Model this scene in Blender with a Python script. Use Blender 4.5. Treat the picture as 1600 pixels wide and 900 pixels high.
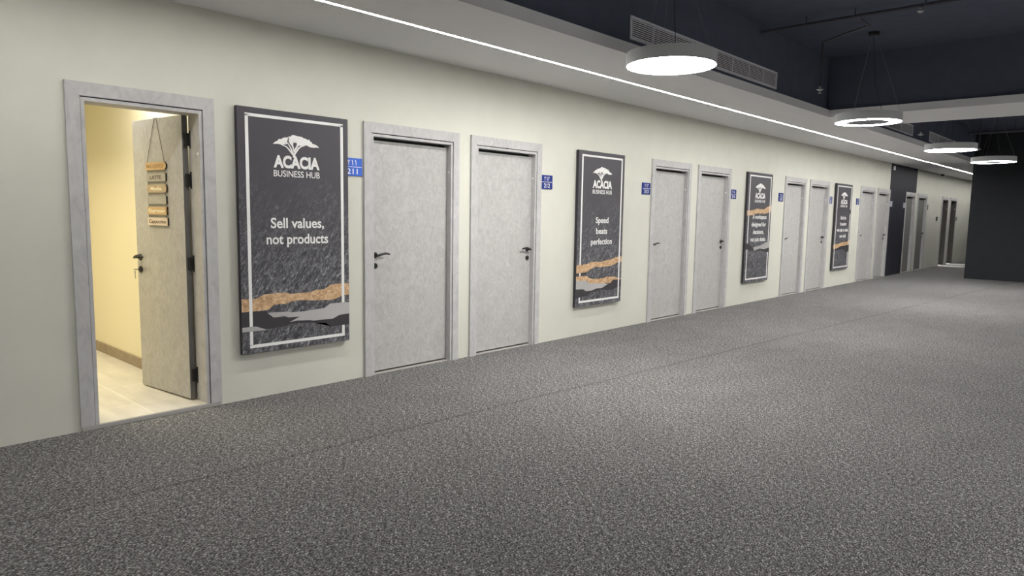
import bpy, bmesh, math, random
from mathutils import Vector, Matrix
for o in list(bpy.data.objects): bpy.data.objects.remove(o)
SC = bpy.context.scene
COL = SC.collection
R = math.radians

# ------------------------------------------------------------------ camera, world, exposure
cam = bpy.data.cameras.new('camera'); camo = bpy.data.objects.new('camera', cam); COL.objects.link(camo)
cam.sensor_fit = 'HORIZONTAL'; cam.sensor_width = 36.0
cam.lens = 1083.64 / 1600 * 36.0
cam.clip_start = 0.05; cam.clip_end = 200
YAW, PITCH, ROLL = R(132.5519), R(-6.11665), R(0.93038)
_f = Vector((math.cos(YAW)*math.cos(PITCH), math.sin(YAW)*math.cos(PITCH), math.sin(PITCH)))
_r = Vector((math.sin(YAW), -math.cos(YAW), 0)); _u = _r.cross(_f)
_r2 = _r*math.cos(ROLL) + _u*math.sin(ROLL); _u2 = -_r*math.sin(ROLL) + _u*math.cos(ROLL)
camo.matrix_world = Matrix(((_r2.x, _u2.x, -_f.x, 4.9764), (_r2.y, _u2.y, -_f.y, 0.0), (_r2.z, _u2.z, -_f.z, 1.44322), (0, 0, 0, 1)))
SC.camera = camo
w = bpy.data.worlds.new('world'); SC.world = w; w.use_nodes = True
w.node_tree.nodes['Background'].inputs[0].default_value = (0.55, 0.6, 0.7, 1)
w.node_tree.nodes['Background'].inputs[1].default_value = 0.0
SC.view_settings.view_transform = 'Standard'; SC.view_settings.look = 'None'
SC.view_settings.exposure = 0.28; SC.view_settings.gamma = 1.0; SC.view_settings.use_curve_mapping = False

LAMP_E = 66.0      # pendant diffusers
LED_E = 76.0       # slot light in the soffit
ROOM_W = 25.0      # added unseen strip lamp of the small room, watts
PATCH_W = 330.0    # added spots throwing floor patches from the two far open rooms, watts

# ------------------------------------------------------------------ materials
def mat(name, col, rough=0.6, metal=0.0, emit=None, spec=0.5):
    m = bpy.data.materials.new(name); m.use_nodes = True
    b = m.node_tree.nodes['Principled BSDF']
    b.inputs['Base Color'].default_value = (*col, 1); b.inputs['Roughness'].default_value = rough
    b.inputs['Metallic'].default_value = metal; b.inputs['Specular IOR Level'].default_value = spec
    if emit:
        b.inputs['Emission Color'].default_value = (*emit[0], 1); b.inputs['Emission Strength'].default_value = emit[1]
    return m
def nd(m, kind, **kw):
    n = m.node_tree.nodes.new(kind)
    for k, v in kw.items():
        if k in n.inputs: n.inputs[k].default_value = v
        else: setattr(n, k, v)
    return n
def ramp(m, stops):
    n = m.node_tree.nodes.new('ShaderNodeValToRGB'); e = n.color_ramp.elements
    while len(e) < len(stops): e.new(0.5)
    for i, (p, c) in enumerate(stops): e[i].position = p; e[i].color = (*c, 1)
    return n
def noisy(name, stops, scale, stretch=(1, 1, 1), detail=4, rough=0.6, distortion=0.0, bump=0.0, bdist=0.002, nrough=0.55, spec=0.5, rot=(0, 0, 0)):
    m = mat(name, stops[0][1], rough, spec=spec); L = m.node_tree.links.new; b = m.node_tree.nodes['Principled BSDF']
    tc = nd(m, 'ShaderNodeTexCoord'); mp = nd(m, 'ShaderNodeMapping', Scale=stretch, Rotation=rot)
    L(tc.outputs['Object'], mp.inputs[0])
    n = nd(m, 'ShaderNodeTexNoise', Scale=scale, Detail=detail, Distortion=distortion, Roughness=nrough)
    L(mp.outputs[0], n.inputs['Vector'])
    r = ramp(m, stops); L(n.outputs['Fac'], r.inputs[0]); L(r.outputs[0], b.inputs['Base Color'])
    if bump:
        bp = nd(m, 'ShaderNodeBump', Strength=bump, Distance=bdist); L(n.outputs['Fac'], bp.inputs['Height']); L(bp.outputs[0], b.inputs['Normal'])
    return m

M = {}
M['paint'] = noisy('cream_paint', [(0.3, (0.60, 0.60, 0.535)), (0.7, (0.63, 0.63, 0.56))], 3.0, rough=0.75, spec=0.25)
M['soffit'] = mat('grey_white_ceiling_paint', (0.85, 0.845, 0.855), 0.85, spec=0.2)
M['dark'] = noisy('navy_black_ceiling_paint', [(0.35, (0.100, 0.114, 0.156)), (0.7, (0.111, 0.126, 0.172))], 6.0, rough=0.9, spec=0.15)
M['darkwall'] = noisy('charcoal_wall_paint', [(0.35, (0.024, 0.026, 0.030)), (0.7, (0.027, 0.029, 0.033))], 5.0, rough=0.85, spec=0.2)
M['rearwall'] = mat('rear_wall_paint', (0.72, 0.72, 0.70), 0.85)
M['farroom'] = mat('unlit_room_paint', (0.25, 0.25, 0.24), 0.9)  # dimness of the far rooms put into the paint
M['laminate'] = noisy('concrete_look_laminate', [(0.28, (0.375, 0.37, 0.362)), (0.50, (0.44, 0.436, 0.428)), (0.72, (0.50, 0.496, 0.488))], 15.0, (1, 1, 0.75), 7, 0.5, 1.6, nrough=0.6, spec=0.3)
M['casing'] = noisy('concrete_look_casing', [(0.28, (0.40, 0.396, 0.40)), (0.5, (0.47, 0.466, 0.468)), (0.75, (0.53, 0.526, 0.528))], 12.0, (1, 1, 0.6), 6, 0.5, 1.2, spec=0.3)
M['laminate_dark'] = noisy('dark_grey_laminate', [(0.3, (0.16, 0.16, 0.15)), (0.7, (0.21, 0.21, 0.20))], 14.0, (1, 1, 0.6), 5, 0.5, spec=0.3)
M['laminate_brown'] = noisy('brown_grey_laminate', [(0.3, (0.10, 0.098, 0.088)), (0.7, (0.135, 0.13, 0.12))], 14.0, (1, 1, 0.6), 5, 0.6, spec=0.2)  # darkness of the far doorways put into leaf and lining colour
M['edge'] = noisy('leaf_edge', [(0.3, (0.12, 0.115, 0.11)), (0.7, (0.20, 0.195, 0.185))], 14.0, (1, 1, 0.35), 5, 0.55)
M['black'] = mat('black_metal', (0.012, 0.012, 0.013), 0.35, spec=0.5)
M['blackmatte'] = mat('black_seal', (0.01, 0.01, 0.01), 0.8)
M['white'] = mat('white_plastic', (0.8, 0.8, 0.78), 0.5)
M['print_white'] = mat('white_print', (0.80, 0.80, 0.79), 0.6, spec=0.3)
M['print_silver'] = noisy('silver_print', [(0.3, (0.36, 0.355, 0.355)), (0.7, (0.45, 0.44, 0.44))], 2.2, (1, 0.8, 1), 1, 0.5)
M['print_black'] = mat('black_print', (0.045, 0.042, 0.048), 0.5, spec=0.3)
M['print_wood'] = noisy('wood_print', [(0.3, (0.33, 0.19, 0.09)), (0.5, (0.56, 0.36, 0.20)), (0.68, (0.74, 0.54, 0.34))], 34.0, (1, 0.8, 1.3), 8, 0.55, 0.8)
M['canvas_side'] = mat('canvas_side', (0.026, 0.025, 0.03), 0.6)
M['blue'] = mat('sign_blue', (0.012, 0.10, 0.56), 0.35)
M['blue2'] = mat('sign_dark_blue', (0.012, 0.032, 0.20), 0.5, spec=0.2)
M['silver_sign'] = mat('sign_silver', (0.36, 0.37, 0.46), 0.3, metal=0.3)  # glare on the far signs put into the plate colour
M['silver'] = mat('brushed_metal', (0.55, 0.55, 0.55), 0.35, metal=0.9)
M['grille'] = mat('grille_grey', (0.74, 0.74, 0.77), 0.5)
M['housing'] = mat('lamp_housing', (0.62, 0.63, 0.65), 0.45)
M['cable'] = mat('steel_cable', (0.28, 0.28, 0.30), 0.4)
M['diffuser'] = mat('lamp_diffuser', (0.9, 0.9, 0.9), 0.5, emit=((1.0, 0.975, 0.935), LAMP_E))
M['diffuser_ring'] = mat('ring_lamp_diffuser', (0.9, 0.9, 0.9), 0.5, emit=((1.0, 0.975, 0.935), LAMP_E*1.35))
M['led'] = mat('led_diffuser', (0.9, 0.9, 0.9), 0.5, emit=((1.0, 0.975, 0.935), LED_E))
M['pipe'] = mat('sprinkler_pipe', (0.075, 0.07, 0.09), 0.6, spec=0.3)
M['pipe_grey'] = mat('flexible_hose', (0.16, 0.16, 0.17), 0.4, metal=0.4)
M['yellow'] = mat('cream_room_paint', (0.78, 0.73, 0.55), 0.75)
M['roomceil'] = mat('room_ceiling', (0.8, 0.78, 0.72), 0.8)
M['skirting'] = noisy('brown_tile', [(0.3, (0.24, 0.19, 0.14)), (0.7, (0.34, 0.275, 0.20))], 9.0, (1, 1, 3), 4, 0.5)
M['threshold'] = mat('threshold_stone', (0.36, 0.35, 0.33), 0.55)
M['string'] = mat('jute_string', (0.10, 0.07, 0.04), 0.9)
M['wood_tan'] = noisy('tan_wood', [(0.3, (0.50, 0.34, 0.17)), (0.7, (0.64, 0.45, 0.25))], 20, (1, 1, 8), 4, 0.7)
M['wood_grey'] = noisy('grey_wood', [(0.3, (0.34, 0.33, 0.30)), (0.7, (0.44, 0.42, 0.38))], 20, (1, 1, 8), 4, 0.7)
M['wood_brown'] = noisy('brown_wood', [(0.3, (0.40, 0.31, 0.20)), (0.7, (0.50, 0.40, 0.27))], 20, (1, 1, 8), 4, 0.7)
M['wood_pale'] = noisy('pale_wood', [(0.3, (0.62, 0.52, 0.42)), (0.7, (0.72, 0.62, 0.52))], 20, (1, 1, 8), 4, 0.7)
M['ink_dark'] = mat('dark_lettering', (0.10, 0.075, 0.05), 0.8)
M['ink_tan'] = mat('engraved_lettering', (0.34, 0.21, 0.09), 0.8)
M['ink_cream'] = mat('cream_lettering', (0.85, 0.80, 0.62), 0.7)
M['board_edge'] = mat('burnt_board_edge', (0.04, 0.03, 0.02), 0.8)  # shade on the boards' side faces put into a dark colour

def carpet_mat():
    m = mat('charcoal_heather_carpet', (0.1, 0.1, 0.1), 0.95, spec=0.1); L = m.node_tree.links.new; b = m.node_tree.nodes['Principled BSDF']
    tc = nd(m, 'ShaderNodeTexCoord'); mp = nd(m, 'ShaderNodeMapping', Rotation=(0, 0, 0.45), Scale=(1.0, 0.62, 1)); L(tc.outputs['Object'], mp.inputs[0])
    n = nd(m, 'ShaderNodeTexNoise', Scale=145.0, Detail=3.0, Roughness=0.7); L(mp.outputs[0], n.inputs['Vector'])
    nb = nd(m, 'ShaderNodeTexNoise', Scale=52.0, Detail=1.0); L(mp.outputs[0], nb.inputs['Vector'])
    mxn = nd(m, 'ShaderNodeMixRGB'); mxn.inputs[0].default_value = 0.2; L(n.outputs['Fac'], mxn.inputs[1]); L(nb.outputs['Fac'], mxn.inputs[2])
    r = ramp(m, [(0.35, (0.010, 0.0098, 0.0095)), (0.46, (0.072, 0.071, 0.070)), (0.54, (0.166, 0.164, 0.162)), (0.66, (0.60, 0.592, 0.585))])
    L(mxn.outputs[0], r.inputs[0])
    n2 = nd(m, 'ShaderNodeTexNoise', Scale=3.5, Detail=3.0); L(mp.outputs[0], n2.inputs['Vector'])
    r2 = ramp(m, [(0.3, (0.92, 0.92, 0.92)), (0.7, (1.06, 1.06, 1.06))]); L(n2.outputs['Fac'], r2.inputs[0])
    mx = nd(m, 'ShaderNodeMixRGB', blend_type='MULTIPLY'); mx.inputs[0].default_value = 1.0
    L(r.outputs[0], mx.inputs[1]); L(r2.outputs[0], mx.inputs[2])
    # the seam between two carpet widths
    sp = nd(m, 'ShaderNodeSeparateXYZ'); L(tc.outputs['Object'], sp.inputs[0])
    ln = nd(m, 'ShaderNodeMath', operation='MULTIPLY_ADD'); ln.inputs[1].default_value = -0.068; L(sp.outputs['Y'], ln.inputs[0]); L(sp.outputs['X'], ln.inputs[2])
    of = nd(m, 'ShaderNodeMath', operation='SUBTRACT'); of.inputs[1].default_value = 1.215; L(ln.outputs[0], of.inputs[0])
    ab = nd(m, 'ShaderNodeMath', operation='ABSOLUTE'); L(of.outputs[0], ab.inputs[0])
    rg = nd(m, 'ShaderNodeMapRange'); rg.inputs['From Min'].default_value = 0.006; rg.inputs['From Max'].default_value = 0.022; rg.inputs['To Min'].default_value = 0.72; rg.inputs['To Max'].default_value = 1.0; L(ab.outputs[0], rg.inputs['Value'])
    mx2 = nd(m, 'ShaderNodeMixRGB', blend_type='MULTIPLY'); mx2.inputs[0].default_value = 1.0; L(mx.outputs[0], mx2.inputs[1]); L(rg.outputs[0], mx2.inputs[2]); L(mx2.outputs[0], b.inputs['Base Color'])
    bp = nd(m, 'ShaderNodeBump', Strength=0.25, Distance=0.003); L(n.outputs['Fac'], bp.inputs['Height']); L(bp.outputs[0], b.inputs['Normal'])
    return m
M['carpet'] = carpet_mat()

def slate_mat():
    # printed artwork: plain charcoal at the top turning into scratched slate lower down
    m = mat('slate_print', (0.06, 0.06, 0.07), 0.5, spec=0.35); L = m.node_tree.links.new; b = m.node_tree.nodes['Principled BSDF']
    tc = nd(m, 'ShaderNodeTexCoord')
    sx = nd(m, 'ShaderNodeSeparateXYZ'); L(tc.outputs['Object'], sx.inputs[0])
    mp = nd(m, 'ShaderNodeMapping', vector_type='TEXTURE', Rotation=(R(-38), 0, 0), Scale=(1, 0.72, 1.4)); L(tc.outputs['Object'], mp.inputs[0])
    n = nd(m, 'ShaderNodeTexNoise', Scale=30.0, Detail=10.0, Roughness=0.75, Distortion=0.9); L(mp.outputs[0], n.inputs['Vector'])
    r = ramp(m, [(0.36, (0.022, 0.022, 0.026)), (0.50, (0.075, 0.075, 0.085)), (0.58, (0.17, 0.17, 0.185)), (0.68, (0.50, 0.50, 0.52))]); L(n.outputs['Fac'], r.inputs[0])
    n3 = nd(m, 'ShaderNodeTexNoise', Scale=2.4, Detail=4.0); L(tc.outputs['Object'], n3.inputs['Vector'])
    mr = nd(m, 'ShaderNodeMapRange'); mr.inputs['From Min'].default_value = 1.35; mr.inputs['From Max'].default_value = 0.55
    ad = nd(m, 'ShaderNodeMath', operation='MULTIPLY_ADD'); ad.inputs[1].default_value = -0.9; L(n3.outputs['Fac'], ad.inputs[0]); 
    ad2 = nd(m, 'ShaderNodeMath', operation='ADD'); ad2.inputs[1].default_value = 0.45; L(ad.outputs[0], ad2.inputs[0]); L(sx.outputs['Z'], ad.inputs[2])
    L(ad2.outputs[0], mr.inputs['Value'])
    mx = nd(m, 'ShaderNodeMixRGB'); mx.inputs[1].default_value = (0.062, 0.060, 0.070, 1)
    mps = nd(m, 'ShaderNodeMapping', vector_type='TEXTURE', Rotation=(R(-30), 0, 0), Scale=(1, 0.30, 2.6)); L(tc.outputs['Object'], mps.inputs[0])
    ns = nd(m, 'ShaderNodeTexNoise', Scale=9.0, Detail=7.0, Roughness=0.6, Distortion=0.3); L(mps.outputs[0], ns.inputs['Vector'])
    rs = ramp(m, [(0.487, (0, 0, 0)), (0.50, (0.20, 0.20, 0.21)), (0.513, (0, 0, 0))]); L(ns.outputs['Fac'], rs.inputs[0])
    ax = nd(m, 'ShaderNodeMixRGB', blend_type='ADD'); ax.inputs[0].default_value = 1.0; L(r.outputs[0], ax.inputs[1]); L(rs.outputs[0], ax.inputs[2])
    L(mr.outputs[0], mx.inputs[0]); L(ax.outputs[0], mx.inputs[2]); L(mx.outputs[0], b.inputs['Base Color'])
    return m
M['slate'] = slate_mat()

def tile_mat():
    m = mat('cream_floor_tile', (0.7, 0.66, 0.55), 0.35); L = m.node_tree.links.new; b = m.node_tree.nodes['Principled BSDF']
    tc = nd(m, 'ShaderNodeTexCoord'); mp = nd(m, 'ShaderNodeMapping', Location=(0.33, 0.02, 0)); L(tc.outputs['Object'], mp.inputs[0])
    br = nd(m, 'ShaderNodeTexBrick', offset=0.0); br.inputs['Scale'].default_value = 1.0; br.inputs['Brick Width'].default_value = 0.6; br.inputs['Row Height'].default_value = 0.6
    br.inputs['Mortar Size'].default_value = 0.004; br.inputs['Color1'].default_value = (0.62, 0.60, 0.54, 1); br.inputs['Color2'].default_value = (0.64, 0.62, 0.56, 1); br.inputs['Mortar'].default_value = (0.80, 0.78, 0.70, 1)
    L(mp.outputs[0], br.inputs['Vector'])
    n = nd(m, 'ShaderNodeTexNoise', Scale=3.0, Detail=5.0); mp2 = nd(m, 'ShaderNodeMapping', Scale=(1, 4, 1)); L(tc.outputs['Object'], mp2.inputs[0]); L(mp2.outputs[0], n.inputs['Vector'])
    r = ramp(m, [(0.3, (0.86, 0.86, 0.86)), (0.7, (1.05, 1.05, 1.05))]); L(n.outputs['Fac'], r.inputs[0])
    mx = nd(m, 'ShaderNodeMixRGB', blend_type='MULTIPLY'); mx.inputs[0].default_value = 1.0
    L(br.outputs['Color'], mx.inputs[1]); L(r.outputs[0], mx.inputs[2]); L(mx.outputs[0], b.inputs['Base Color'])
    return m
M['tile'] = tile_mat()

def plank_mat():
    m = mat('dark_wood_panel', (0.03, 0.03, 0.035), 0.6, spec=0.12); L = m.node_tree.links.new; b = m.node_tree.nodes['Principled BSDF']
    tc = nd(m, 'ShaderNodeTexCoord'); mp = nd(m, 'ShaderNodeMapping', Scale=(1, 14, 0.5)); L(tc.outputs['Object'], mp.inputs[0])
    n = nd(m, 'ShaderNodeTexNoise', Scale=2.5, Detail=6.0); L(mp.outputs[0], n.inputs['Vector'])
    r = ramp(m, [(0.35, (0.016, 0.017, 0.024)), (0.7, (0.035, 0.036, 0.048))]); L(n.outputs['Fac'], r.inputs[0]); L(r.outputs[0], b.inputs['Base Color'])
    return m
M['plank'] = plank_mat()

# ------------------------------------------------------------------ mesh helpers
class MB:
    def __init__(self): self.bm = bmesh.new()
    def box(self, x0, x1, y0, y1, z0, z1, bev=0.0):
        t = bmesh.new()
        v = [t.verts.new((x, y, z)) for x in (x0, x1) for y in (y0, y1) for z in (z0, z1)]
        for q in ((0, 1, 3, 2), (4, 6, 7, 5), (0, 4, 5, 1), (2, 3, 7, 6), (0, 2, 6, 4), (1, 5, 7, 3)): t.faces.new([v[i] for i in q])
        bmesh.ops.recalc_face_normals(t, faces=t.faces)
        if bev: bmesh.ops.bevel(t, geom=list(t.edges), offset=bev, segments=2, profile=0.5, affect='EDGES')
        return self._add(t)
    def hexa(self, lo, hi):      # 4 points bottom, 4 points top
        t = bmesh.new(); a = [t.verts.new(p) for p in lo]; b = [t.verts.new(p) for p in hi]
        t.faces.new(a); t.faces.new(b)
        for i in range(4): t.faces.new((a[i], a[(i+1) % 4], b[(i+1) % 4], b[i]))
        bmesh.ops.recalc_face_normals(t, faces=t.faces); return self._add(t)
    def prism(self, pts, x0, x1, axis='x'):     # polygon in (y,z) pushed along x, or in (x,y) along z
        t = bmesh.new(); P = (lambda a, b, c: (c, a, b)) if axis == 'x' else (lambda a, b, c: (a, b, c))
        lo = [t.verts.new(P(a, b, x0)) for a, b in pts]; hi = [t.verts.new(P(a, b, x1)) for a, b in pts]
        n = len(pts)
        f1 = t.faces.new(lo); f2 = t.faces.new(hi)
        for i in range(n): t.faces.new((lo[i], lo[(i+1) % n], hi[(i+1) % n], hi[i]))
        bmesh.ops.triangulate(t, faces=[f1, f2], ngon_method='EAR_CLIP')
        bmesh.ops.recalc_face_normals(t, faces=t.faces); return self._add(t)
    def tube(self, pts, rad, n=10, flat=1.0):
        rads = rad if isinstance(rad, (list, tuple)) else [rad]*len(pts)
        pts = [Vector(p) for p in pts]; t = bmesh.new(); rings = []; prev = None
        for i, p in enumerate(pts):
            d = (pts[min(i+1, len(pts)-1)] - pts[max(i-1, 0)]).normalized()
            a = prev if prev is not None else (Vector((0, 0, 1)) if abs(d.z) < 0.9 else Vector((0, 1, 0)))
            a = (a - d*a.dot(d)).normalized(); b = d.cross(a); prev = a
            rings.append([t.verts.new(p + a*math.cos(2*math.pi*k/n)*rads[i] + b*math.sin(2*math.pi*k/n)*rads[i]*flat) for k in range(n)])
        for i in range(len(rings)-1):
            for k in range(n): t.faces.new((rings[i][k], rings[i][(k+1) % n], rings[i+1][(k+1) % n], rings[i+1][k]))
        t.faces.new(rings[0]); t.faces.new(rings[-1])
        bmesh.ops.recalc_face_normals(t, faces=t.faces); return self._add(t)
    def lathe(self, prof, n=48, axis='z', c=(0, 0, 0), closed=False):
        t = bmesh.new(); rings = []
        for r, h in prof:
            ring = []
            for k in range(n):
                a = 2*math.pi*k/n; x, y = r*math.cos(a), r*math.sin(a)
                ring.append(t.verts.new((c[0]+x, c[1]+y, c[2]+h) if axis == 'z' else (c[0]+h, c[1]+x, c[2]+y)))
            rings.append(ring)
        m = len(rings)
        for i in range(m if closed else m-1):
            A, B = rings[i], rings[(i+1) % m]
            for k in range(n): t.faces.new((A[k], A[(k+1) % n], B[(k+1) % n], B[k]))
        if not closed: t.faces.new(rings[0]); t.faces.new(rings[-1])
        bmesh.ops.remove_doubles(t, verts=t.verts, dist=1e-6)
        bmesh.ops.recalc_face_normals(t, faces=t.faces); return self._add(t)
    def _add(self, t):
        me = bpy.data.meshes.new('tmp'); t.to_mesh(me); t.free(); self.bm.from_mesh(me); bpy.data.meshes.remove(me); return self
    def build(self, name, m, parent=None, smooth=False, loc=None, mats=None):
        me = bpy.data.meshes.new(name); self.bm.to_mesh(me); self.bm.free()
        if smooth:
            for p in me.polygons: p.use_smooth = True
            try: me.set_sharp_from_angle(angle=R(35))
            except Exception: pass
        o = bpy.data.objects.new(name, me); COL.objects.link(o); me.materials.append(m)
        if parent: o.parent = parent
        if loc: o.location = loc
        return o
def tag(o, label=None, cat=None, group=None, kind=None):
    if label: o['label'] = label
    if cat: o['category'] = cat
    if group: o['group'] = group
    if kind: o['kind'] = kind
    return o
def empty(name, loc=(0, 0, 0), rz=0.0):
    o = bpy.data.objects.new(name, None); COL.objects.link(o); o.location = loc; o.rotation_euler = (0, 0, rz); o.empty_display_size = 0.1; return o
def struct(name, mb, m, label=None): return tag(mb.build(name, m), label, None, None, 'structure')

def text_mesh(s, bold=0.0, spacing=1.0):
    cu = bpy.data.curves.new('t', 'FONT'); cu.body = s; cu.offset = bold; cu.size = 1.0; cu.space_character = spacing; cu.resolution_u = 4
    o = bpy.data.objects.new('t', cu); COL.objects.link(o)
    dg = bpy.context.evaluated_depsgraph_get(); dg.update()
    me = bpy.data.meshes.new_from_object(o.evaluated_get(dg)); bpy.data.objects.remove(o); bpy.data.curves.remove(cu); return me
def text_obj(name, s, m, parent, x, y0, y1, z0, z1, bold=0.02, capfit=True, thick=0.0008):
    """lettering on a plane facing +x: width y0..y1; z0 = baseline, z1 = cap height."""
    me = text_mesh(s, bold)
    ref = text_mesh('H', bold); H = max(v.co.y for v in ref.vertices); bpy.data.meshes.remove(ref)
    xs = [v.co.x for v in me.vertices]; a, b = min(xs), max(xs)
    for v in me.vertices:
        u = y0 + (v.co.x - a)/(b - a)*(y1 - y0); h = z0 + v.co.y/H*(z1 - z0)
        v.co = (0, u, h)
    bm = bmesh.new(); bm.from_mesh(me)
    g = bmesh.ops.extrude_face_region(bm, geom=list(bm.faces))
    for v in [q for q in g['geom'] if isinstance(q, bmesh.types.BMVert)]: v.co.x += thick
    bmesh.ops.recalc_face_normals(bm, faces=bm.faces)
    for f in bm.faces: f.smooth = False
    bm.to_mesh(me); bm.free()
    o = bpy.data.objects.new(name, me); COL.objects.link(o); me.name = name; me.materials.clear(); me.materials.append(m); o.parent = parent; o.location = (x, 0, 0); return o

# ------------------------------------------------------------------ setting
WT = 0.16                      # wall thickness
YA, YB = -9.0, 32.0            # run of the corridor
def zs(y): return 2.822 + 0.0019*y            # soffit underside
def xe(y): return 1.475 + 0.0075*y            # soffit edge
DOORS = [(1.331, 2.251), (3.526, 4.624), (4.785, 5.852), (8.13, 9.201), (9.409, 10.489), (12.695, 13.745), (13.934, 15.043),
         (17.13, 18.264), (18.451, 19.508), (21.033, 22.071), (22.335, 23.466), (25.43, 26.372), (26.638, 27.656)]
HOUT, HCAS, HLIP = 2.2, 2.112, 2.083
struct('floor', MB().box(-0.05, 9.0, YA, YB, -0.1, 0.0), M['carpet'], 'charcoal heather carpet floor of the wide corridor')
# left wall: piers between openings and a lintel over each
wl = MB(); y = YA
for (a, b) in DOORS:
    wl.box(-WT, 0, y, a+0.05, 0, 2.99); wl.box(-WT, 0, a+0.05, b-0.05, 2.15, 2.99); y = b-0.05
wl.box(-WT, 0, y, YB, 0, 2.99)
bmesh.ops.remove_doubles(wl.bm, verts=wl.bm.verts, dist=1e-5)
struct('wall_left', wl, M['paint'], 'long cream painted wall carrying the doors and canvas prints')
struct('wall_rear', MB().box(-WT, 9.0, YA-0.1, YA, 0, 3.65), M['rearwall'])
struct('wall_end', MB().box(-WT, 9.0, YB, YB+0.1, 0, 3.65), M['paint'])
struct('wall_right', MB().box(9.0, 9.1, YA, YB, 0, 3.65), M['rearwall'])
# charcoal block closing the corridor on the right
struct('wall_far', MB().box(1.562, 9.0, 20.608, YB-0.001, 0, 3.65), M['darkwall'], 'charcoal painted wall closing the right side of the corridor')
# ceilings
struct('ceiling', MB().box(-WT, 9.0, YA, YB, 3.65, 3.75), M['dark'], 'navy black ceiling over the corridor')
sf = MB()
def soff(ya, yb, x1a, x1b):
    sf.hexa([(0, ya, zs(ya)), (x1a, ya, zs(ya)), (x1b, yb, zs(yb)), (0, yb, zs(yb))], [(0, ya, zs(ya)+0.098), (x1a, ya, zs(ya)+0.098), (x1b, yb, zs(yb)+0.098), (0, yb, zs(yb)+0.098)])
soff(YA, 20.607, xe(YA), xe(20.607)); soff(20.607, YB, 1.561, 1.561)
struct('ceiling_soffit', sf, M['soffit'], 'pale grey lowered ceiling band along the left wall')
bh = MB()
bh.hexa([(0.9, YA, zs(YA)+0.098), (xe(YA)-0.06, YA, zs(YA)+0.098), (xe(20.6)-0.06, 20.607, zs(20.6)+0.098), (0.9, 20.607, zs(20.6)+0.098)], [(0.9, YA, 3.65), (xe(YA)-0.06, YA, 3.65), (xe(20.6)-0.06, 20.607, 3.65), (0.9, 20.607, 3.65)])
struct('wall_bulkhead', bh, M['dark'], 'dark upright above the edge of the lowered ceiling')
zb = zs(10.16)
struct('ceiling_beam', MB().box(xe(10.16)-0.01, 9.0, 10.16, 11.43, zb, zb+0.095), M['soffit'], 'pale grey ceiling beam crossing the corridor')
struct('wall_bulkhead_beam', MB().box(xe(10.2)-0.05, 9.0, 10.22, 11.37, zb+0.095, 3.65), M['dark'])
# dark timber panel
PZ = zs(20.5)
pn = MB(); 
for i in range(8):
    a = 19.512 + i*(21.03-19.512)/8; b = a + (21.03-19.512)/8
    pn.box(0, 0.014, a+0.002, b-0.002, 0.0, PZ)
for i in range(6):
    a = 21.03 + i*(22.09-21.03)/6; b = a + (22.09-21.03)/6
    pn.box(0, 0.014, a+0.002, b-0.002, HOUT, PZ)
pn.box(0, 0.010, 19.512, 21.03, 0.0, PZ); pn.box(0, 0.010, 21.03, 22.09, HOUT, PZ)
struct('trim_1', pn, M['plank'], 'full height dark plank wall panel')

# small room behind the open door
rm = MB(); rm.box(-3.2, -WT, 2.225, 2.3, 0.0, 2.65)
struct('wall_room_right', rm, M['yellow'], 'warm lit cream wall inside the small room')
struct('wall_room_left', MB().box(-3.2, -WT, 0.2, 0.275, 0.0, 2.65), M['yellow'])
struct('wall_room_back', MB().box(-3.28, -3.2, 0.2, 2.3, 0.0, 2.65), M['yellow'])
struct('ceiling_room', MB().box(-3.28, -WT, 0.2, 2.3, 2.65, 2.72), M['roomceil'])
struct('floor_room', MB().box(-3.2, 0.0, 1.415, 2.165, -0.05, 0.03).box(-3.2, -WT, 0.275, 1.415, -0.05, 0.03).box(-3.2, -WT, 2.165, 2.225, -0.05, 0.03), M['tile'], 'cream tiled floor inside the small room')
struct('baseboard_room', MB().box(-3.2, -WT-0.001, 2.212, 2.225, 0.03, 0.125, 0.002), M['skirting'], 'brown tile skirting inside the small room')
struct('trim_2', MB().box(-0.005, 0.02, 1.335, 2.247, 0.0, 0.03, 0.003), M['threshold'], 'grey stone edge strip under the open door')
def light(name, kind, loc, power, col, size=0.3, rot=(0, 0, 0), **kw):
    l = bpy.data.lights.new(name, kind); l.energy = power; l.color = col
    if kind == 'AREA': l.size = size; l.shape = 'DISK'
    if kind == 'SPOT': l.shadow_soft_size = size
    for k, v in kw.items(): setattr(l, k, v)
    o = bpy.data.objects.new(name, l); COL.objects.link(o); o.location = loc; o.rotation_euler = rot; return o
light('room_downlight', 'AREA', (-1.6, 1.15, 2.63), ROOM_W, (1.0, 0.87, 0.60), 2.6, shape='RECTANGLE', size_y=0.12, spread=R(116))  # unseen strip added to wash the room wall with warm light
light('room_panel_light', 'AREA', (-0.9, 1.85, 2.64), 12, (1.0, 0.96, 0.88), 0.4)  # unseen lamp added to brighten the upper wall
# the two far rooms
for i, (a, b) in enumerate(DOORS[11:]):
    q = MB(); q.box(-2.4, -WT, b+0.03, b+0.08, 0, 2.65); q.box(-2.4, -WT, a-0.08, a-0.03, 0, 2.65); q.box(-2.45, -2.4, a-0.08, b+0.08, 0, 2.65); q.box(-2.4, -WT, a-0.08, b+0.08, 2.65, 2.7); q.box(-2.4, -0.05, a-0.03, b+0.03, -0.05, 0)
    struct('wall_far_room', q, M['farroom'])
    light('far_room_downlight', 'SPOT', (-0.22, (a+b)/2-0.1, 2.06), PATCH_W, (1.0, 0.98, 0.92), 0.03, (0, R(-13), 0), spot_size=R(27), spot_blend=0.25)  # unseen spot added behind the doorway to throw the floor patch

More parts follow.
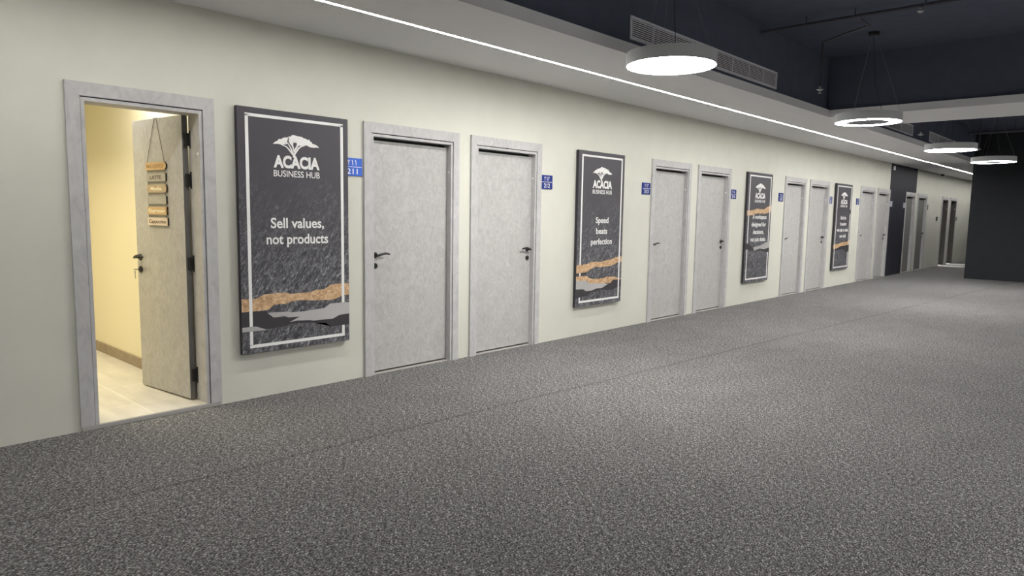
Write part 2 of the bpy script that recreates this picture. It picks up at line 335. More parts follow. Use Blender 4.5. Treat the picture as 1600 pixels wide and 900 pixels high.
# ------------------------------------------------------------------ doors
def leaf_builder(door, w, h, hand_free, with_key=False, zb=0.012, hinges=(0.18, 0.95, 1.62, 1.88)):
    """leaf hung at local origin, running along -y (hinge right); front face x=0. mirrored when hinge is left."""
    s = -1 if hand_free == 'left' else 1         # the free edge lies at s*w
    e = empty('leaf_pivot')
    lf = MB().box(-0.042, 0, min(0, s*w), max(0, s*w), zb, h, 0.0015).build('leaf', M['laminate'], door)
    bpy.data.objects.remove(e)
    lf.data.materials.append(M['edge'])
    for p in lf.data.polygons:
        if abs(p.normal.y) > 0.7: p.material_index = 1
    yh = s*(w-0.052)
    # lever handle: rose, neck, curved lever
    MB().lathe([(0.0, 0.0), (0.026, 0.0), (0.026, 0.007), (0.022, 0.010), (0.0, 0.010)], 24, 'x', (0, yh, 1.06)).tube([(0.008, yh, 1.06), (0.05, yh, 1.06)], 0.009, 12).build('handle_rose', M['black'], lf, True)
    MB().tube([(0.046, yh+s*0.012, 1.058), (0.052, yh-s*0.01, 1.062), (0.054, yh-s*0.04, 1.071), (0.053, yh-s*0.075, 1.076), (0.050, yh-s*0.105, 1.074), (0.047, yh-s*0.128, 1.066)], [0.009, 0.011, 0.011, 0.010, 0.009, 0.007], 12, 0.8).build('lever', M['black'], lf, True)
    MB().lathe([(0.0, 0.0), (0.025, 0.0), (0.025, 0.008), (0.021, 0.011), (0.009, 0.011), (0.008, 0.016), (0.0, 0.016)], 24, 'x', (0, yh, 0.965)).build('lock_cylinder', M['black'], lf, True)
    if with_key:
        k = MB(); k.box(0.014, 0.05, yh-0.001, yh+0.001, 0.962, 0.968)
        k.tube([(0.048+0.009*math.cos(t), yh+0.0, 0.962+0.009*math.sin(t)) for t in [i*math.pi/6 for i in range(13)]], 0.0012, 6)
        k.lathe([(0.0, 0), (0.011, 0), (0.011, 0.003), (0, 0.003)], 16, 'x', (0.047, yh, 0.942)); k.box(0.047, 0.05, yh-0.0035, yh+0.0035, 0.895, 0.935)
        k.box(0.047, 0.05, yh-0.0035, yh+0.008, 0.897, 0.903).box(0.047, 0.05, yh-0.0035, yh+0.006, 0.908, 0.914)
        k.build('key', M['silver'], lf)
    for hz in hinges:
        MB().box(-0.058, -0.012, -s*0.001, -s*0.022, hz-0.045, hz+0.045, 0.002).tube([(-0.05, -s*0.024, hz-0.06), (-0.05, -s*0.024, hz+0.06)], 0.011, 10).build('hinge', M['black'], lf)
    return lf

def door(i, y0, y1, free, label, opened=None):
    cw = 0.075 if i else 0.08; W = y1-y0
    d = tag(empty('door_%d' % (i+1), (0, y0, 0)), label, 'door', None, 'structure')
    zb = 0.0 if i else 0.03
    # casing mitred at the corners
    c = MB(); H = HOUT if i else 2.215
    ht = HCAS if i else 2.13
    c.prism([(0, zb), (cw, zb), (cw, ht), (0, H)], 0.0, 0.02); c.prism([(W-cw, zb), (W, zb), (W, H), (W-cw, ht)], 0.0, 0.02); c.prism([(0.0007, H), (cw+0.0007, ht), (W-cw-0.0007, ht), (W-0.0007, H)], 0.0, 0.0197)
    c.build('casing', M['casing'], d)
    # dark groove between casing and lining
    MB().box(-0.02, 0.006, cw-0.002, cw+0.004, zb, ht).box(-0.02, 0.006, W-cw-0.004, W-cw+0.002, zb, ht).box(-0.02, 0.004, cw, W-cw, ht-0.006, ht+0.001).build('groove', M['blackmatte'], d)
    lw = 0.027; hl = ht-0.03
    j = MB(); j.box(-WT, 0.012, cw+0.004, cw+lw, zb, hl, 0.001); j.box(-WT, 0.012, W-cw-lw, W-cw-0.004, zb, hl, 0.001); j.box(-WT, 0.012, cw+0.004, W-cw-0.004, hl, ht-0.007, 0.001)
    j.build('lining', M['casing'] if i < 11 else M['laminate_brown'], d)
    ya, yb = cw+lw, W-cw-lw
    st = MB().box(-0.032, -0.008, yb-0.0015, yb, 1.818, 1.836, 0.0005).build('jamb_sticker', M['white'], d)
    if opened is None:
        w = yb-ya+0.012; hy = yb+0.005 if free == 'left' else ya-0.005
        if free == 'left': lf = leaf_builder(d, w-0.002, hl-0.026, free, zb=0.02, hinges=())
        else: lf = leaf_builder(d, w-0.002, hl-0.026, free, zb=0.02, hinges=())
        lf.location = (-0.045, hy, 0)
        # leaf sits in a rebate, keep it between the linings
        MB().box(-0.11, -0.046-0.042, ya, yb, 0.0, hl).build('door_stop', M['blackmatte'], d)  # black sheet behind the leaf, shows in the gaps round it
        MB().box(-0.10, 0.0, ya, yb, 0.0, 0.006, 0.001).build('threshold', M['threshold'], d)
    else:
        (hx, hy), ang, w, zb2, h = opened
        lf = leaf_builder(d, w, h, free, with_key=(i == 0), zb=zb2, hinges=(0.218, 1.044, 1.645, 1.932) if i == 0 else (0.2, 1.0, 1.8))
        lf.location = (hx, hy-y0, 0); lf.rotation_euler = (0, 0, ang)
        if i: MB().box(-WT, 0.0, ya, yb, 0.0, 0.006, 0.001).build('threshold', M['threshold'], d)
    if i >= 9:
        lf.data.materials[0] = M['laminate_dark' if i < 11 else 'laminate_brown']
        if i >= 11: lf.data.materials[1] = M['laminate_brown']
    return d, lf
LAB = ['open door with wood drink boards hung on its leaf', 'closed grey door under sign 211, first right of the largest canvas print', 'closed grey door left of blue sign 212',
       'closed grey door right of blue sign 213', 'closed grey door left of blue sign 214', 'closed grey door just right of the canvas print about a workspace', 'closed grey door just left of the farthest canvas print',
       'closed grey door just right of the farthest canvas print', 'closed grey door touching the left edge of the dark plank panel', 'closed darker grey door set into the dark plank panel', 'closed darker grey door just right of the dark plank panel',
       'nearer of two dark narrow doorways at the far end', 'farther of two dark narrow doorways at the far end']
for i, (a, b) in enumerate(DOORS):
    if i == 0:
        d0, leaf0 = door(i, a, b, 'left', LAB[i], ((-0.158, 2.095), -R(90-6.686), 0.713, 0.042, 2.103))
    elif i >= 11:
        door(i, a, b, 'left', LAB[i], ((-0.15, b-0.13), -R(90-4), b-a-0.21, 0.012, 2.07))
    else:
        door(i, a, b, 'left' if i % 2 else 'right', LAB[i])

# ------------------------------------------------------------------ canvas prints
CANOPY = [(0.279, 1.584), (0.299, 1.601), (0.317, 1.609), (0.327, 1.623), (0.347, 1.623), (0.36, 1.633), (0.377, 1.639), (0.395, 1.639), (0.416, 1.65), (0.431, 1.651), (0.434, 1.66), (0.457, 1.663), (0.482, 1.658), (0.519, 1.655), (0.537, 1.647), (0.56, 1.642), (0.574, 1.634), (0.584, 1.642), (0.595, 1.626), (0.608, 1.621), (0.613, 1.611), (0.643, 1.604), (0.662, 1.594), (0.673, 1.581), (0.656, 1.584), (0.623, 1.58), (0.597, 1.581), (0.581, 1.586), (0.565, 1.593), (0.549, 1.597),
          (0.536, 1.591), (0.512, 1.588), (0.491, 1.584), (0.478, 1.586), (0.476, 1.611), (0.461, 1.603), (0.448, 1.609), (0.446, 1.588), (0.429, 1.584), (0.412, 1.604), (0.394, 1.611), (0.404, 1.594), (0.394, 1.590), (0.354, 1.581), (0.319, 1.586), (0.294, 1.584)]
def stroke(mb, pts, w0, w1, x0, x1):
    n = len(pts); L = []; Rr = []
    for i, p in enumerate(pts):
        a, b = pts[max(i-1, 0)], pts[min(i+1, n-1)]; dx, dy = b[0]-a[0], b[1]-a[1]; l = math.hypot(dx, dy); ww = (w0+(w1-w0)*i/(n-1))/2
        L.append((p[0]-dy/l*ww, p[1]+dx/l*ww)); Rr.append((p[0]+dy/l*ww, p[1]-dx/l*ww))
    mb.prism(L+Rr[::-1], x0, x1)
BRANCHES = [([(0.455, 1.515), (0.491, 1.564), (0.512, 1.58), (0.555, 1.597)], 0.014, 0.008), ([(0.448, 1.508), (0.408, 1.553), (0.389, 1.57), (0.347, 1.583)], 0.013, 0.006), ([(0.449, 1.512), (0.429, 1.555), (0.414, 1.581), (0.40, 1.60)], 0.012, 0.006),
            ([(0.452, 1.532), (0.466, 1.557), (0.485, 1.588)], 0.013, 0.016), ([(0.455, 1.53), (0.444, 1.57), (0.436, 1.592)], 0.009, 0.014)]
BLACKS = {}
def canvas(y0, W, label, lines, polys, border_gaps, kern):
    H = 1.835; k = W/0.943
    c = tag(empty('canvas_print', (0, y0, 0.355)), label, 'wall art', 'tall slate canvas prints on the cream wall')
    b = MB().box(0.006, 0.045, 0, W, 0, H, 0.003).build('canvas', M['slate'], c)
    b.data.materials.append(M['canvas_side'])
    for p in b.data.polygons:
        if p.normal.x < 0.5: p.material_index = 1
    MB().box(0.0, 0.007, 0.05, W-0.05, 0.05, H-0.05).build('backing_frame', M['canvas_side'], c)
    x = 0.045; t = 0.0006
    # white frame line, broken where the bands run across
    m = MB(); yl, yr, zt, zo, bw = 0.060*k, 0.895*k, 1.79, 0.045, 0.025*k
    m.box(x, x+0.0012, yl, yr, zt-0.022, zt); m.box(x, x+0.0012, yl, yr, zo, zo+0.024)
    for side, (a, bb) in (('l', (yl, yl+bw)), ('r', (yr-bw, yr))):
        zc = zo+0.02
        for (g0, g1) in sorted(border_gaps.get(side, [])):
            m.box(x, x+0.0012, a, bb, zc, g0); zc = g1
        m.box(x, x+0.0012, a, bb, zc, zt-0.01)
    m.build('frame_line', M['print_white'], c)
    for nm, mt, pts, lay in polys:
        pp = [(min(max(yy*k, 0.002), W-0.002), zz) for yy, zz in pts]
        MB().prism(pp, x-0.0002, x+0.0003+0.0003*lay).build(nm, M[mt], c)
    m = MB(); m.prism([(yy*k, zz) for yy, zz in CANOPY], x-0.0002, x+0.001)
    for pts, a, bb in BRANCHES: stroke(m, [(yy*k, zz) for yy, zz in pts], a*k, bb*k, x-0.0002, x+0.0011)
    m.prism([(0.441*k, 1.518), (0.462*k, 1.524), (0.464*k, 1.495), (0.443*k, 1.49)], x-0.0002, x+0.001)
    m.build('tree_emblem', M['print_white'], c)
    text_obj('lettering', 'ACACIA', M['print_white'], c, x, 0.281*k, 0.675*k, 1.413, 1.502, 0.045)
    text_obj('lettering', 'BUSINESS HUB', M['print_white'], c, x, 0.280*k, 0.676*k, 1.342, 1.389, 0.006)
    for s, ya, yb, zb, cap in lines:
        text_obj('lettering', s, M['print_white'], c, x, ya*k, yb*k, zb, zb+cap, 0.019)
    return c
P1 = [('wood_band', 'print_wood', [(0.0, 0.423), (0.113, 0.417), (0.185, 0.447), (0.238, 0.448), (0.315, 0.451), (0.373, 0.446), (0.401, 0.434), (0.497, 0.436), (0.58, 0.436), (0.622, 0.45), (0.707, 0.45), (0.76, 0.482), (0.822, 0.488), (0.946, 0.486), (0.945, 0.388), (0.883, 0.389), (0.793, 0.359), (0.638, 0.364), (0.562, 0.371), (0.48, 0.379), (0.407, 0.374), (0.36, 0.359), (0.313, 0.362), (0.259, 0.361), (0.216, 0.327), (0.189, 0.324), (0.0, 0.325)], 0),
      ('silver_band', 'print_silver', [(0.204, 0.303), (0.382, 0.297), (0.406, 0.288), (0.511, 0.287), (0.705, 0.296), (0.758, 0.329), (0.944, 0.325), (0.943, 0.229), (0.845, 0.226), (0.783, 0.201), (0.601, 0.203), (0.568, 0.21), (0.453, 0.218), (0.39, 0.212), (0.48, 0.248), (0.381, 0.25), (0.358, 0.261), (0.256, 0.262)], 1),
      ('black_band', 'print_black', [(0.0, 0.323), (0.201, 0.318), (0.219, 0.289), (0.256, 0.262), (0.358, 0.261), (0.383, 0.25), (0.48, 0.248), (0.39, 0.212), (0.453, 0.218), (0.568, 0.21), (0.601, 0.203), (0.783, 0.201), (0.845, 0.226), (0.943, 0.229), (0.942, 0.136), (0.764, 0.138), (0.712, 0.175), (0.618, 0.179), (0.576, 0.189), (0.412, 0.2), (0.372, 0.186), (0.224, 0.177), (0.186, 0.178), (0.112, 0.207), (0.0, 0.209)], 0),
      ('silver_band', 'print_silver', [(0.0, 0.209), (0.112, 0.207), (0.186, 0.178), (0.201, 0.171), (0.0, 0.174)], 1)]
canvas(2.403, 0.943, 'largest canvas print reading Sell values, not products', [('Sell values,', 0.248, 0.709, 0.951, 0.076), ('not products', 0.211, 0.746, 0.828, 0.076)], P1, {'l': [(0.172, 0.209)], 'r': [(0.137, 0.328)]}, 0)
P2 = [('wood_band', 'print_wood', [(0.0, 0.496), (0.212, 0.504), (0.291, 0.529), (0.496, 0.521), (0.707, 0.545), (0.837, 0.57), (0.948, 0.574), (0.943, 0.503), (0.841, 0.497), (0.712, 0.462), (0.5, 0.455), (0.375, 0.465), (0.275, 0.441), (0.216, 0.408), (0.0, 0.401)], 1),
      ('black_band', 'print_black', [(0.0, 0.401), (0.216, 0.408), (0.245, 0.425), (0.19, 0.375), (0.0, 0.364)], 0),
      ('wood_band', 'print_wood', [(0.0, 0.364), (0.221, 0.361), (0.255, 0.334), (0.333, 0.318), (0.546, 0.314), (0.614, 0.33), (0.795, 0.323), (0.882, 0.296), (0.947, 0.29), (0.948, 0.282), (0.755, 0.285), (0.708, 0.248), (0.577, 0.25), (0.442, 0.257), (0.258, 0.27), (0.217, 0.306), (0.0, 0.315)], 1),
      ('silver_band', 'print_silver', [(0.0, 0.315), (0.198, 0.307), (0.258, 0.27), (0.442, 0.257), (0.577, 0.25), (0.646, 0.236), (0.525, 0.196), (0.418, 0.199), (0.314, 0.179), (0.204, 0.178), (0.145, 0.206), (0.0, 0.213)], 2),
      ('black_band', 'print_black', [(0.646, 0.236), (0.708, 0.248), (0.755, 0.284), (0.948, 0.282), (0.953, 0.192), (0.846, 0.182), (0.748, 0.157), (0.595, 0.167), (0.499, 0.178), (0.394, 0.158), (0.263, 0.156), (0.226, 0.116), (0.099, 0.118), (0.0, 0.103), (0.0, 0.213), (0.145, 0.206), (0.204, 0.178), (0.314, 0.179), (0.418, 0.199), (0.525, 0.196)], 0)]
canvas(6.480, 0.946, 'canvas print reading Speed beats perfection', [('Speed', 0.361, 0.623, 0.993, 0.070), ('beats', 0.373, 0.604, 0.863, 0.070), ('perfection', 0.273, 0.710, 0.735, 0.070)], P2, {'l': [(0.112, 0.366), (0.403, 0.50)], 'r': []}, 0)
P3 = [('wood_band', 'print_wood', [(0.0, 1.198), (0.218, 1.212), (0.385, 1.239), (0.648, 1.229), (0.781, 1.276), (0.944, 1.297), (0.944, 1.197), (0.702, 1.157), (0.395, 1.161), (0.228, 1.13), (0.0, 1.121)], 0),
      ('silver_band', 'print_silver', [(0.296, 0.587), (0.596, 0.617), (0.769, 0.657), (0.944, 0.683), (0.944, 0.571), (0.739, 0.547), (0.559, 0.563), (0.346, 0.532)], 1),
      ('black_band', 'print_black', [(0.0, 0.665), (0.17, 0.64), (0.296, 0.587), (0.346, 0.532), (0.559, 0.563), (0.739, 0.547), (0.944, 0.571), (0.944, 0.489), (0.745, 0.502), (0.562, 0.537), (0.218, 0.536), (0.0, 0.552)], 0)]
canvas(11.05, 0.985, 'canvas print reading A workspace designed for decisions', [('A workspace', 0.225, 0.765, 1.068, 0.070), ('designed for', 0.20, 0.755, 0.942, 0.070), ('decisions,', 0.27, 0.68, 0.815, 0.070), ('not just desks', 0.19, 0.765, 0.69, 0.070)], P3, {'l': [(0.56, 0.66)], 'r': [(0.49, 0.68)]}, 0)
P4 = [('wood_band', 'print_wood', [(0.0, 0.548), (0.29, 0.553), (0.49, 0.587), (0.76, 0.589), (0.943, 0.628), (0.943, 0.526), (0.67, 0.513), (0.40, 0.501), (0.20, 0.46), (0.0, 0.458)], 0),
      ('black_band', 'print_black', [(0.0, 0.458), (0.20, 0.46), (0.40, 0.501), (0.67, 0.513), (0.943, 0.526), (0.943, 0.359), (0.75, 0.374), (0.58, 0.43), (0.26, 0.428), (0.0, 0.39)], 0)]
canvas(15.375, 1.03, 'smallest-looking farthest canvas print with one wood band low down', [('Built for', 0.33, 0.67, 1.079, 0.070), ('founders', 0.32, 0.69, 0.95, 0.070), ('who plan to scale,', 0.14, 0.82, 0.822, 0.070), ('not stall', 0.33, 0.69, 0.692, 0.070)], P4, {'r': [(0.37, 0.52), (1.2, 1.29)]}, 0)

# ------------------------------------------------------------------ room number signs
AR = {'0': [[(0.5, 0.55), (0.56, 0.5), (0.5, 0.45), (0.44, 0.5), (0.5, 0.55)]], '1': [[(0.35, 1.0), (0.55, 0.6), (0.6, 0.0)]], '2': [[(0.1, 1.0), (0.3, 0.55), (0.38, 0.0)], [(0.17, 0.86), (0.35, 0.74), (0.6, 0.78), (0.75, 1.0)]],
      '3': [[(0.05, 1.0), (0.25, 0.55), (0.3, 0.0)], [(0.1, 0.86), (0.25, 0.75), (0.42, 0.8), (0.47, 0.98)], [(0.47, 0.9), (0.6, 0.76), (0.8, 0.8), (0.9, 1.0)]], '4': [[(0.7, 1.0), (0.3, 0.78), (0.6, 0.55), (0.25, 0.3), (0.75, 0.02)]],
      '5': [[(0.5, 0.85), (0.2, 0.3), (0.3, 0.05), (0.7, 0.05), (0.8, 0.3), (0.5, 0.85)]], '6': [[(0.2, 0.95), (0.65, 0.95), (0.72, 0.5), (0.75, 0.0)]], '7': [[(0.15, 1.0), (0.5, 0.0), (0.85, 1.0)]], '8': [[(0.15, 0.0), (0.5, 1.0), (0.85, 0.0)]],
      '9': [[(0.7, 0.65), (0.35, 0.6), (0.3, 0.9), (0.55, 1.0), (0.68, 0.85), (0.7, 0.4), (0.78, 0.0)]]}
def room_sign(y0, W, z0, H, num, label, mt):
    s = tag(empty('room_sign', (0, y0, z0)), label, 'sign', 'room number signs along the corridor wall')
    MB().box(0.0, 0.010, 0, W, 0, H, 0.003).build('plate', M[mt], s)
    if not num: return
    pw = M['print_white'] if mt != 'silver_sign' else M['white']
    MB().box(0.0098, 0.0106, W*0.05, W*0.95, H*0.485, H*0.515).build('divider_line', pw, s)
    text_obj('numerals', num, pw, s, 0.0098, W*0.24, W*0.76, H*0.10, H*0.40, 0.012)
    m = MB()
    for k, ch in enumerate(num):
        for st in AR[ch]:
            cw = W*0.145; pts = [(W*(0.27+0.165*k)+px*cw, H*0.59+pz*H*0.29) for px, pz in st]
            stroke(m, pts, W*0.034, W*0.024, 0.0098, 0.0107)
    m.build('numerals', pw, s)
for args in [(3.312, 0.2, 1.737, 0.148, '211', 'bright blue room sign 211 partly behind the largest canvas print', 'blue'),
             (5.856, 0.195, 1.72, 0.152, '212', 'blue room sign 212 right of the third door', 'blue2'),
             (7.905, 0.2, 1.726, 0.152, '213', 'blue room sign 213 right of the canvas print about speed', 'blue2'),
             (10.5, 0.2, 1.735, 0.147, '214', 'blue room sign 214 left of the canvas print about a workspace', 'blue2'),
             (12.43, 0.2, 1.742, 0.15, '215', 'blue room sign right of the canvas print about a workspace', 'blue2'),
             (15.052, 0.19, 1.76, 0.142, '216', 'blue room sign just left of the farthest canvas print', 'blue2'),
             (16.85, 0.2, 1.772, 0.14, '217', 'blue room sign just right of the farthest canvas print', 'blue2'),
             (19.525, 0.2, 1.775, 0.14, '218', 'silvery blue room sign on left edge of the dark plank panel', 'silver_sign'),
             (20.80, 0.2, 1.765, 0.135, '219', 'silvery room sign on dark plank panel left of its door', 'silver_sign'),
             (23.49, 0.17, 1.755, 0.148, '', 'dark blank room sign right of the door past the plank panel', 'black')]:
    room_sign(*args)
    if args[0] > 19.4 and args[0] < 21: COL.objects  # signs on the timber panel stand proud of it
for o in list(COL.objects):
    if o.name.startswith('room_sign') and 19.4 < o.location.y < 21: o.location.x = 0.014
for yy, zz, lb in ((24.84, 1.435, 'small black card reader left of the nearer far doorway'), (27.70, 1.445, 'small black card reader right of the farther far doorway')):
    t = tag(empty('card_reader', (0, yy, zz)), lb, 'card reader', 'black card readers by the far doorways')
    MB().box(0, 0.022, 0, 0.10, 0, 0.13, 0.006).build('body', M['black'], t)
    MB().box(0.021, 0.0235, 0.02, 0.08, 0.075, 0.115, 0.001).build('screen', M['blackmatte'], t)

# ------------------------------------------------------------------ drink boards hanging on the open leaf
ang = -R(90-6.686)
hb = empty('hanging_board_sign', (-0.158, 2.095, 0.0), ang)
tag(hb, 'string of six small wood boards naming coffee drinks, hung on open door', 'sign')
# local frame of the leaf: +x out of the face, -y towards the free edge
bx = 0.001
BO = [('wood_tan', 'MACCHIATO', 'ink_tan', 1.752, 0.506, 0.232, 'arrow'), ('wood_grey', 'LATTE', 'ink_dark', 1.668, 0.500, 0.222, 'flat'), ('wood_brown', 'Mocha', 'ink_cream', 1.586, 0.496, 0.222, 'bow'),
      ('wood_grey', '', 'ink_dark', 1.502, 0.498, 0.224, 'flat'), ('wood_tan', 'Espresso', 'ink_cream', 1.422, 0.500, 0.220, 'notch'), ('wood_pale', 'Cappuccino', 'ink_dark', 1.342, 0.502, 0.214, 'flat')]
for i, (wm, tx, ik, zc, a, b, shp) in enumerate(BO):
    h = 0.029; yl, yr = -a, -b
    tip = {'arrow': [(yr, zc+h), (yr+0.02, zc+h*0.4), (yr+0.02, zc-h*0.4), (yr, zc-h)], 'flat': [(yr, zc+h), (yr, zc-h)], 'bow': [(yr, zc+h), (yr+0.01, zc), (yr, zc-h)], 'notch': [(yr, zc+h), (yr-0.018, zc), (yr, zc-h)]}[shp]
    bd = MB().prism([(yl, zc-h), (yl, zc+h)] + tip, bx, bx+0.012).build('board', M[wm], hb)
    bd.data.materials.append(M['board_edge'])
    for p in bd.data.polygons:
        if abs(p.normal.x) < 0.5: p.material_index = 1
    if tx: text_obj('lettering', tx, M[ik], bd, bx+0.0118, yl+(yr-yl)*(0.07 if len(tx) > 7 else 0.2), yl+(yr-yl)*(0.93 if len(tx) > 7 else 0.78), zc-h*0.42, zc+h*0.5, 0.018)
def cord(pts): MB().tube(pts, 0.0016, 6).build('string', M['string'], hb)
cord([(0.003, -0.372, 2.103), (0.006, -0.494, BO[0][3]+0.028)]); cord([(0.003, -0.346, 2.103), (0.006, -0.244, BO[0][3]+0.028)])
cord([(0.003, -0.372, 2.1025), (-0.02, -0.36, 2.106), (0.003, -0.346, 2.1025)])
for i in range(5):
    for yy in (-0.488, -0.238): cord([(0.007, yy, BO[i][3]-0.029), (0.007, yy, BO[i+1][3]+0.029)])

# ------------------------------------------------------------------ slot light, grilles, pendants
LX = 0.805
def slot(ya, yb, dx, label):
    t = tag(empty('linear_light', (LX+dx, ya, zs(ya))), label, 'light', 'slot lights in the lowered ceiling'); L = yb-ya; dz = zs(yb)-zs(ya)
    q = MB(); n = max(1, int(L/1.5))
    for i in range(n):
        a, b = L*i/n, L*(i+1)/n; za, zb_ = dz*i/n, dz*(i+1)/n
        q.hexa([(-0.014, a, za-0.003), (0.014, a, za-0.003), (0.014, b, zb_-0.003), (-0.014, b, zb_-0.003)], [(-0.014, a, za+0.002), (0.014, a, za+0.002), (0.014, b, zb_+0.002), (-0.014, b, zb_+0.002)])
    q.build('diffuser', M['led'], t)
    f = MB()
    for s in (-1, 1): f.hexa([(s*0.014, 0, -0.004), (s*0.018, 0, -0.004), (s*0.018, L, dz-0.004), (s*0.014, L, dz-0.004)], [(s*0.014, 0, 0.001), (s*0.018, 0, 0.001), (s*0.018, L, dz+0.001), (s*0.014, L, dz+0.001)])
    f.build('frame', M['white'], t)
slot(-2.5, 19.55, 0.0, 'long white slot light in the lowered ceiling above the doors')
slot(19.6, 31.0, 0.02, 'far white slot light past the dark plank panel')

def grille(ya, yb, z0, z1, label, dividers):
    y_m = (ya+yb)/2; x0 = xe(y_m)-0.06; L = yb-ya; H = z1-z0
    t = tag(empty('air_grille', (x0, ya, z0)), label, 'air vent', 'grey air grilles on the dark bulkhead'); t.rotation_euler = (0, 0, -math.atan(0.0075)); t.location.x = xe(ya)-0.06+0.002
    f = MB(); bw = 0.022
    f.box(0, 0.014, 0, L, 0, bw, 0.001).box(0, 0.014, 0, L, H-bw, H, 0.001).box(0, 0.014, 0, 0.025, bw, H-bw, 0.001).box(0, 0.014, L-0.025, L, bw, H-bw, 0.001); f.build('frame', M['grille'], t)
    MB().box(-0.001, 0.002, 0.02, L-0.02, 0.02, H-0.02).build('backing', M['blackmatte'], t)
    s = MB(); n = 9
    for i in range(n):
        zc = bw + (H-2*bw)*(i+0.5)/n
        s.hexa([(0.002, 0.025, zc-0.003), (0.012, 0.025, zc-0.008), (0.012, L-0.025, zc-0.008), (0.002, L-0.025, zc-0.003)], [(0.002, 0.025, zc+0.003), (0.012, 0.025, zc+0.002), (0.012, L-0.025, zc+0.002), (0.002, L-0.025, zc+0.003)])
    s.build('slats', M['grille'], t)
    for q in dividers: MB().box(0.002, 0.013, L*q-0.0025, L*q+0.0025, bw, H-bw).build('divider', M['grille'], t)
GV = 0.055
grille(5.30, 8.46, 2.983, 3.185, 'near air grille behind the largest pendant lamp', (0.12, 0.25, 0.38, 0.5, 0.63, 0.76, 0.88))
grille(11.6, 14.72, 3.0, 3.2, 'middle air grille just past the ceiling beam', (0.25, 0.5, 0.75))
grille(15.98, 19.1, 3.01, 3.21, 'far air grille behind the third pendant lamp', (0.25, 0.5, 0.75))

CZ = 3.65
def pendant(x, y, z, D, ring, label, group, rot=0.3):
    t = tag(empty('pendant_lamp', (x, y, CZ), rot), label, 'lamp', group); r = D/2; h = 0.1; zb = z-CZ
    if ring:
        ri = r*0.64
        MB().lathe([(r, zb), (r, zb+h), (ri, zb+h), (ri, zb), (ri+0.006, zb), (ri+0.006, zb+0.01), (r-0.006, zb+0.01), (r-0.006, zb)], 72, closed=True).build('housing', M['housing'], t, True)
        MB().lathe([(r-0.007, zb+0.001), (r-0.007, zb+0.009), (ri+0.007, zb+0.009), (ri+0.007, zb+0.001)], 72, closed=True).build('diffuser', M['diffuser_ring'], t, True)
    else:
        MB().lathe([(r, zb), (r, zb+h), (0.0, zb+h), (0.0, zb+0.012), (r-0.006, zb+0.012), (r-0.006, zb)], 72, closed=True).build('housing', M['housing'], t, True)
        MB().lathe([(0.0, zb+0.001), (r-0.007, zb+0.001), (r-0.007, zb+0.011), (0.0, zb+0.011)], 72, closed=True).build('diffuser', M['diffuser'], t, True)
    rc = r*0.93 if ring else r*0.85
    for k in range(3):
        a = 2*math.pi*k/3; MB().tube([(0.025*math.cos(a), 0.025*math.sin(a), -0.03), (rc*math.cos(a), rc*math.sin(a), zb+h-0.004)], 0.0013, 6).build('suspension_cable', M['cable'], t)
    a = math.pi*0.33; q = rc if ring else 0.05
    MB().tube([(0.0, 0.0, -0.03), (0.3*q*math.cos(a), 0.3*q*math.sin(a), zb*0.55), (q*math.cos(a), q*math.sin(a), zb+h-0.004)], 0.0028, 6).build('power_cable', M['black'], t)
    MB().lathe([(0.0, -0.035), (0.055, -0.035), (0.06, -0.028), (0.06, 0.0), (0.0, 0.0)], 28).build('canopy', M['black'], t, True)
    return t
pendant(1.997, 5.105, 2.650, 0.72, False, 'largest nearest pendant lamp, a glowing full disc before the near grille', 'disc pendant lamps')
pendant(2.352, 9.128, 2.600, 0.73, True, 'ring pendant lamp hanging in front of the ceiling beam', 'ring pendant lamps')
pendant(2.412, 13.43, 2.597, 0.75, False, 'disc pendant lamp third from the camera, past the beam', 'disc pendant lamps')
pendant(2.477, 17.125, 2.640, 0.78, True, 'farthest ring pendant lamp in front of charcoal wall', 'ring pendant lamps')
for k, (x, y) in enumerate(((7.6, -4.4), (7.6, -0.4), (7.6, 3.6), (7.6, 7.6), (7.6, 13.4), (7.6, 17.4))):  # unseen second row, added to light carpet and ceiling
    pendant(x, y, 2.65, 0.73, bool(k % 2), 'pendant lamp of the second row on the open side of the hall', 'pendant lamps of the second row')

# ------------------------------------------------------------------ sprinkler pipes, detectors, camera
t = tag(empty('sprinkler_pipe', (2.3, 7.93, 3.55)), 'dark sprinkler pipe under ceiling with a drop to a sprinkler head', 'pipe')
MB().tube([(-1.1+0.3, 0, 0), (6.6, 0, 0)], 0.018, 12).build('main_pipe', M['pipe'], t, True)
MB().tube([(0.24, 0, 0.0), (0.24, 0.05, -0.03), (0.24, 0.36, -0.03)], 0.016, 10).build('branch_pipe', M['pipe'], t, True)
MB().tube([(0.24, 0.345, -0.03), (-0.05, 0.56, -0.02), (-0.40, 0.83, -0.02)], 0.011, 10).build('branch_arm', M['pipe_grey'], t, True)
MB().tube([(-0.40, 0.83, -0.012), (-0.405, 0.835, -0.53)], 0.012, 10).build('drop_pipe', M['pipe'], t, True)
MB().lathe([(0.0, 0.0), (0.012, 0.0), (0.04, 0.012), (0.04, 0.018), (0.014, 0.024), (0.012, 0.05), (0.0, 0.05)], 24, 'z', (-0.405, 0.835, -0.58)).lathe([(0, 0), (0.02, 0), (0.02, 0.004), (0, 0.004)], 16, 'z', (-0.405, 0.835, -0.61)).tube([(-0.405, 0.835, -0.61), (-0.405, 0.835, -0.575)], 0.005, 6).build('sprinkler_head', M['silver'], t, True)
for xx in (-0.3, 0.2, 0.85, 1.9, 3.2, 4.4): MB().lathe([(0.0, 0.0), (0.03, 0.0), (0.03, 0.02), (0.006, 0.024), (0.006, 0.10), (0.0, 0.10)], 16, 'z', (xx, 0, -0.012)).build('pipe_hanger', M['pipe'], t, True)
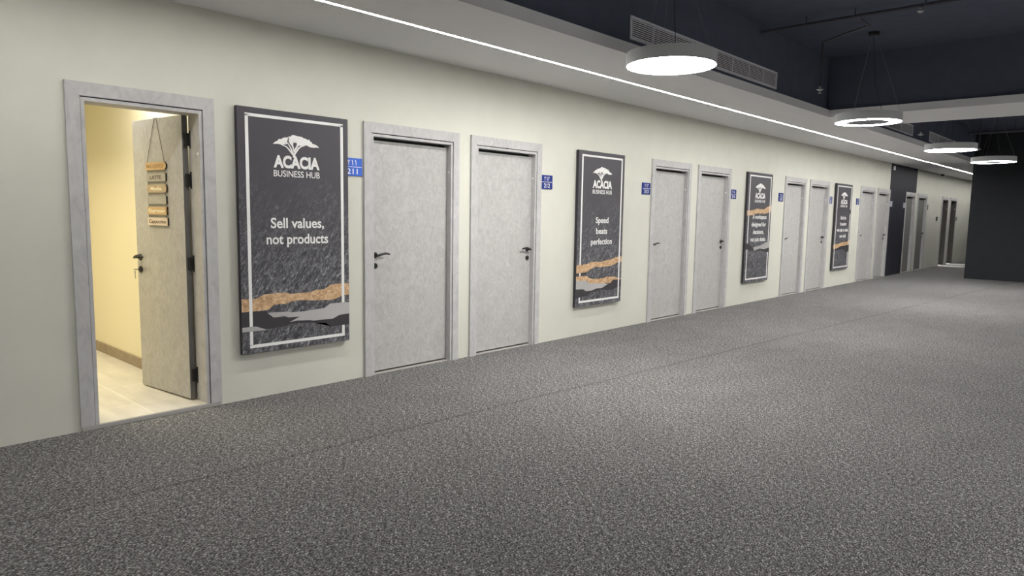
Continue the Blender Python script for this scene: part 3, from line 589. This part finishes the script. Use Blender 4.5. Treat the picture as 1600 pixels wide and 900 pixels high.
MB().lathe([(0.0, -0.05), (0.016, -0.05), (0.03, -0.035), (0.018, -0.02), (0.018, 0.0), (0.0, 0.0)], 20, 'z', (0.81, 0, -0.02)).build('sprinkler_head', M['silver'], t, True)
t = tag(empty('sprinkler_pipe', (2.2, 18.6, 3.40)), 'faint dark sprinkler pipe crossing the ceiling before the charcoal wall', 'pipe')
MB().tube([(-0.45, 0, 0), (6.7, 0, 0)], 0.03, 12).build('main_pipe', M['pipe'], t, True)
for xx in (0.4, 2.0, 4.0): MB().lathe([(0.0, 0.0), (0.03, 0.0), (0.03, 0.02), (0.006, 0.024), (0.006, 0.25), (0.0, 0.25)], 16, 'z', (xx, 0, 0)).build('pipe_hanger', M['pipe'], t, True)
def drop_head(x, y, z, label):
    t = tag(empty('ceiling_sprinkler', (x, y, CZ)), label, 'sprinkler', 'single drop sprinklers past the beam'); d = z-CZ
    MB().tube([(0, 0, 0), (0, 0, d+0.05)], 0.012, 10).build('drop_pipe', M['pipe'], t, True)
    MB().lathe([(0.0, d), (0.012, d), (0.045, d+0.014), (0.045, d+0.022), (0.016, d+0.03), (0.014, d+0.06), (0.0, d+0.06)], 24).build('sprinkler_head', M['silver'], t, True)
drop_head(2.0, 13.25, 2.845, 'drop sprinkler just past the beam, above third pendant lamp')
drop_head(2.07, 18.0, 2.965, 'drop sprinkler beside the farthest ring lamp')
t = tag(empty('security_camera', (0.13, 24.55, zs(24.5))), 'small dome security camera under the ceiling past the plank panel', 'camera')
MB().lathe([(0.0, -0.03), (0.062, -0.03), (0.066, -0.02), (0.066, 0.0), (0.0, 0.0)], 28).build('base', M['white'], t, True)
MB().lathe([(0.0, -0.085), (0.02, -0.082), (0.038, -0.068), (0.047, -0.05), (0.05, -0.03), (0.0, -0.03)], 24).build('dome', M['black'], t, True)
t = tag(empty('door_sensor', (0.014, 19.60, 2.70)), 'small white device at the top left of the dark plank panel', 'sensor')  # white box modelled in place of a reflected glint
MB().box(0, 0.03, 0, 0.12, 0, 0.10, 0.008).build('body', M['white'], t)
MB().box(0.029, 0.033, 0.03, 0.09, 0.03, 0.07, 0.001).build('lens', M['silver'], t)
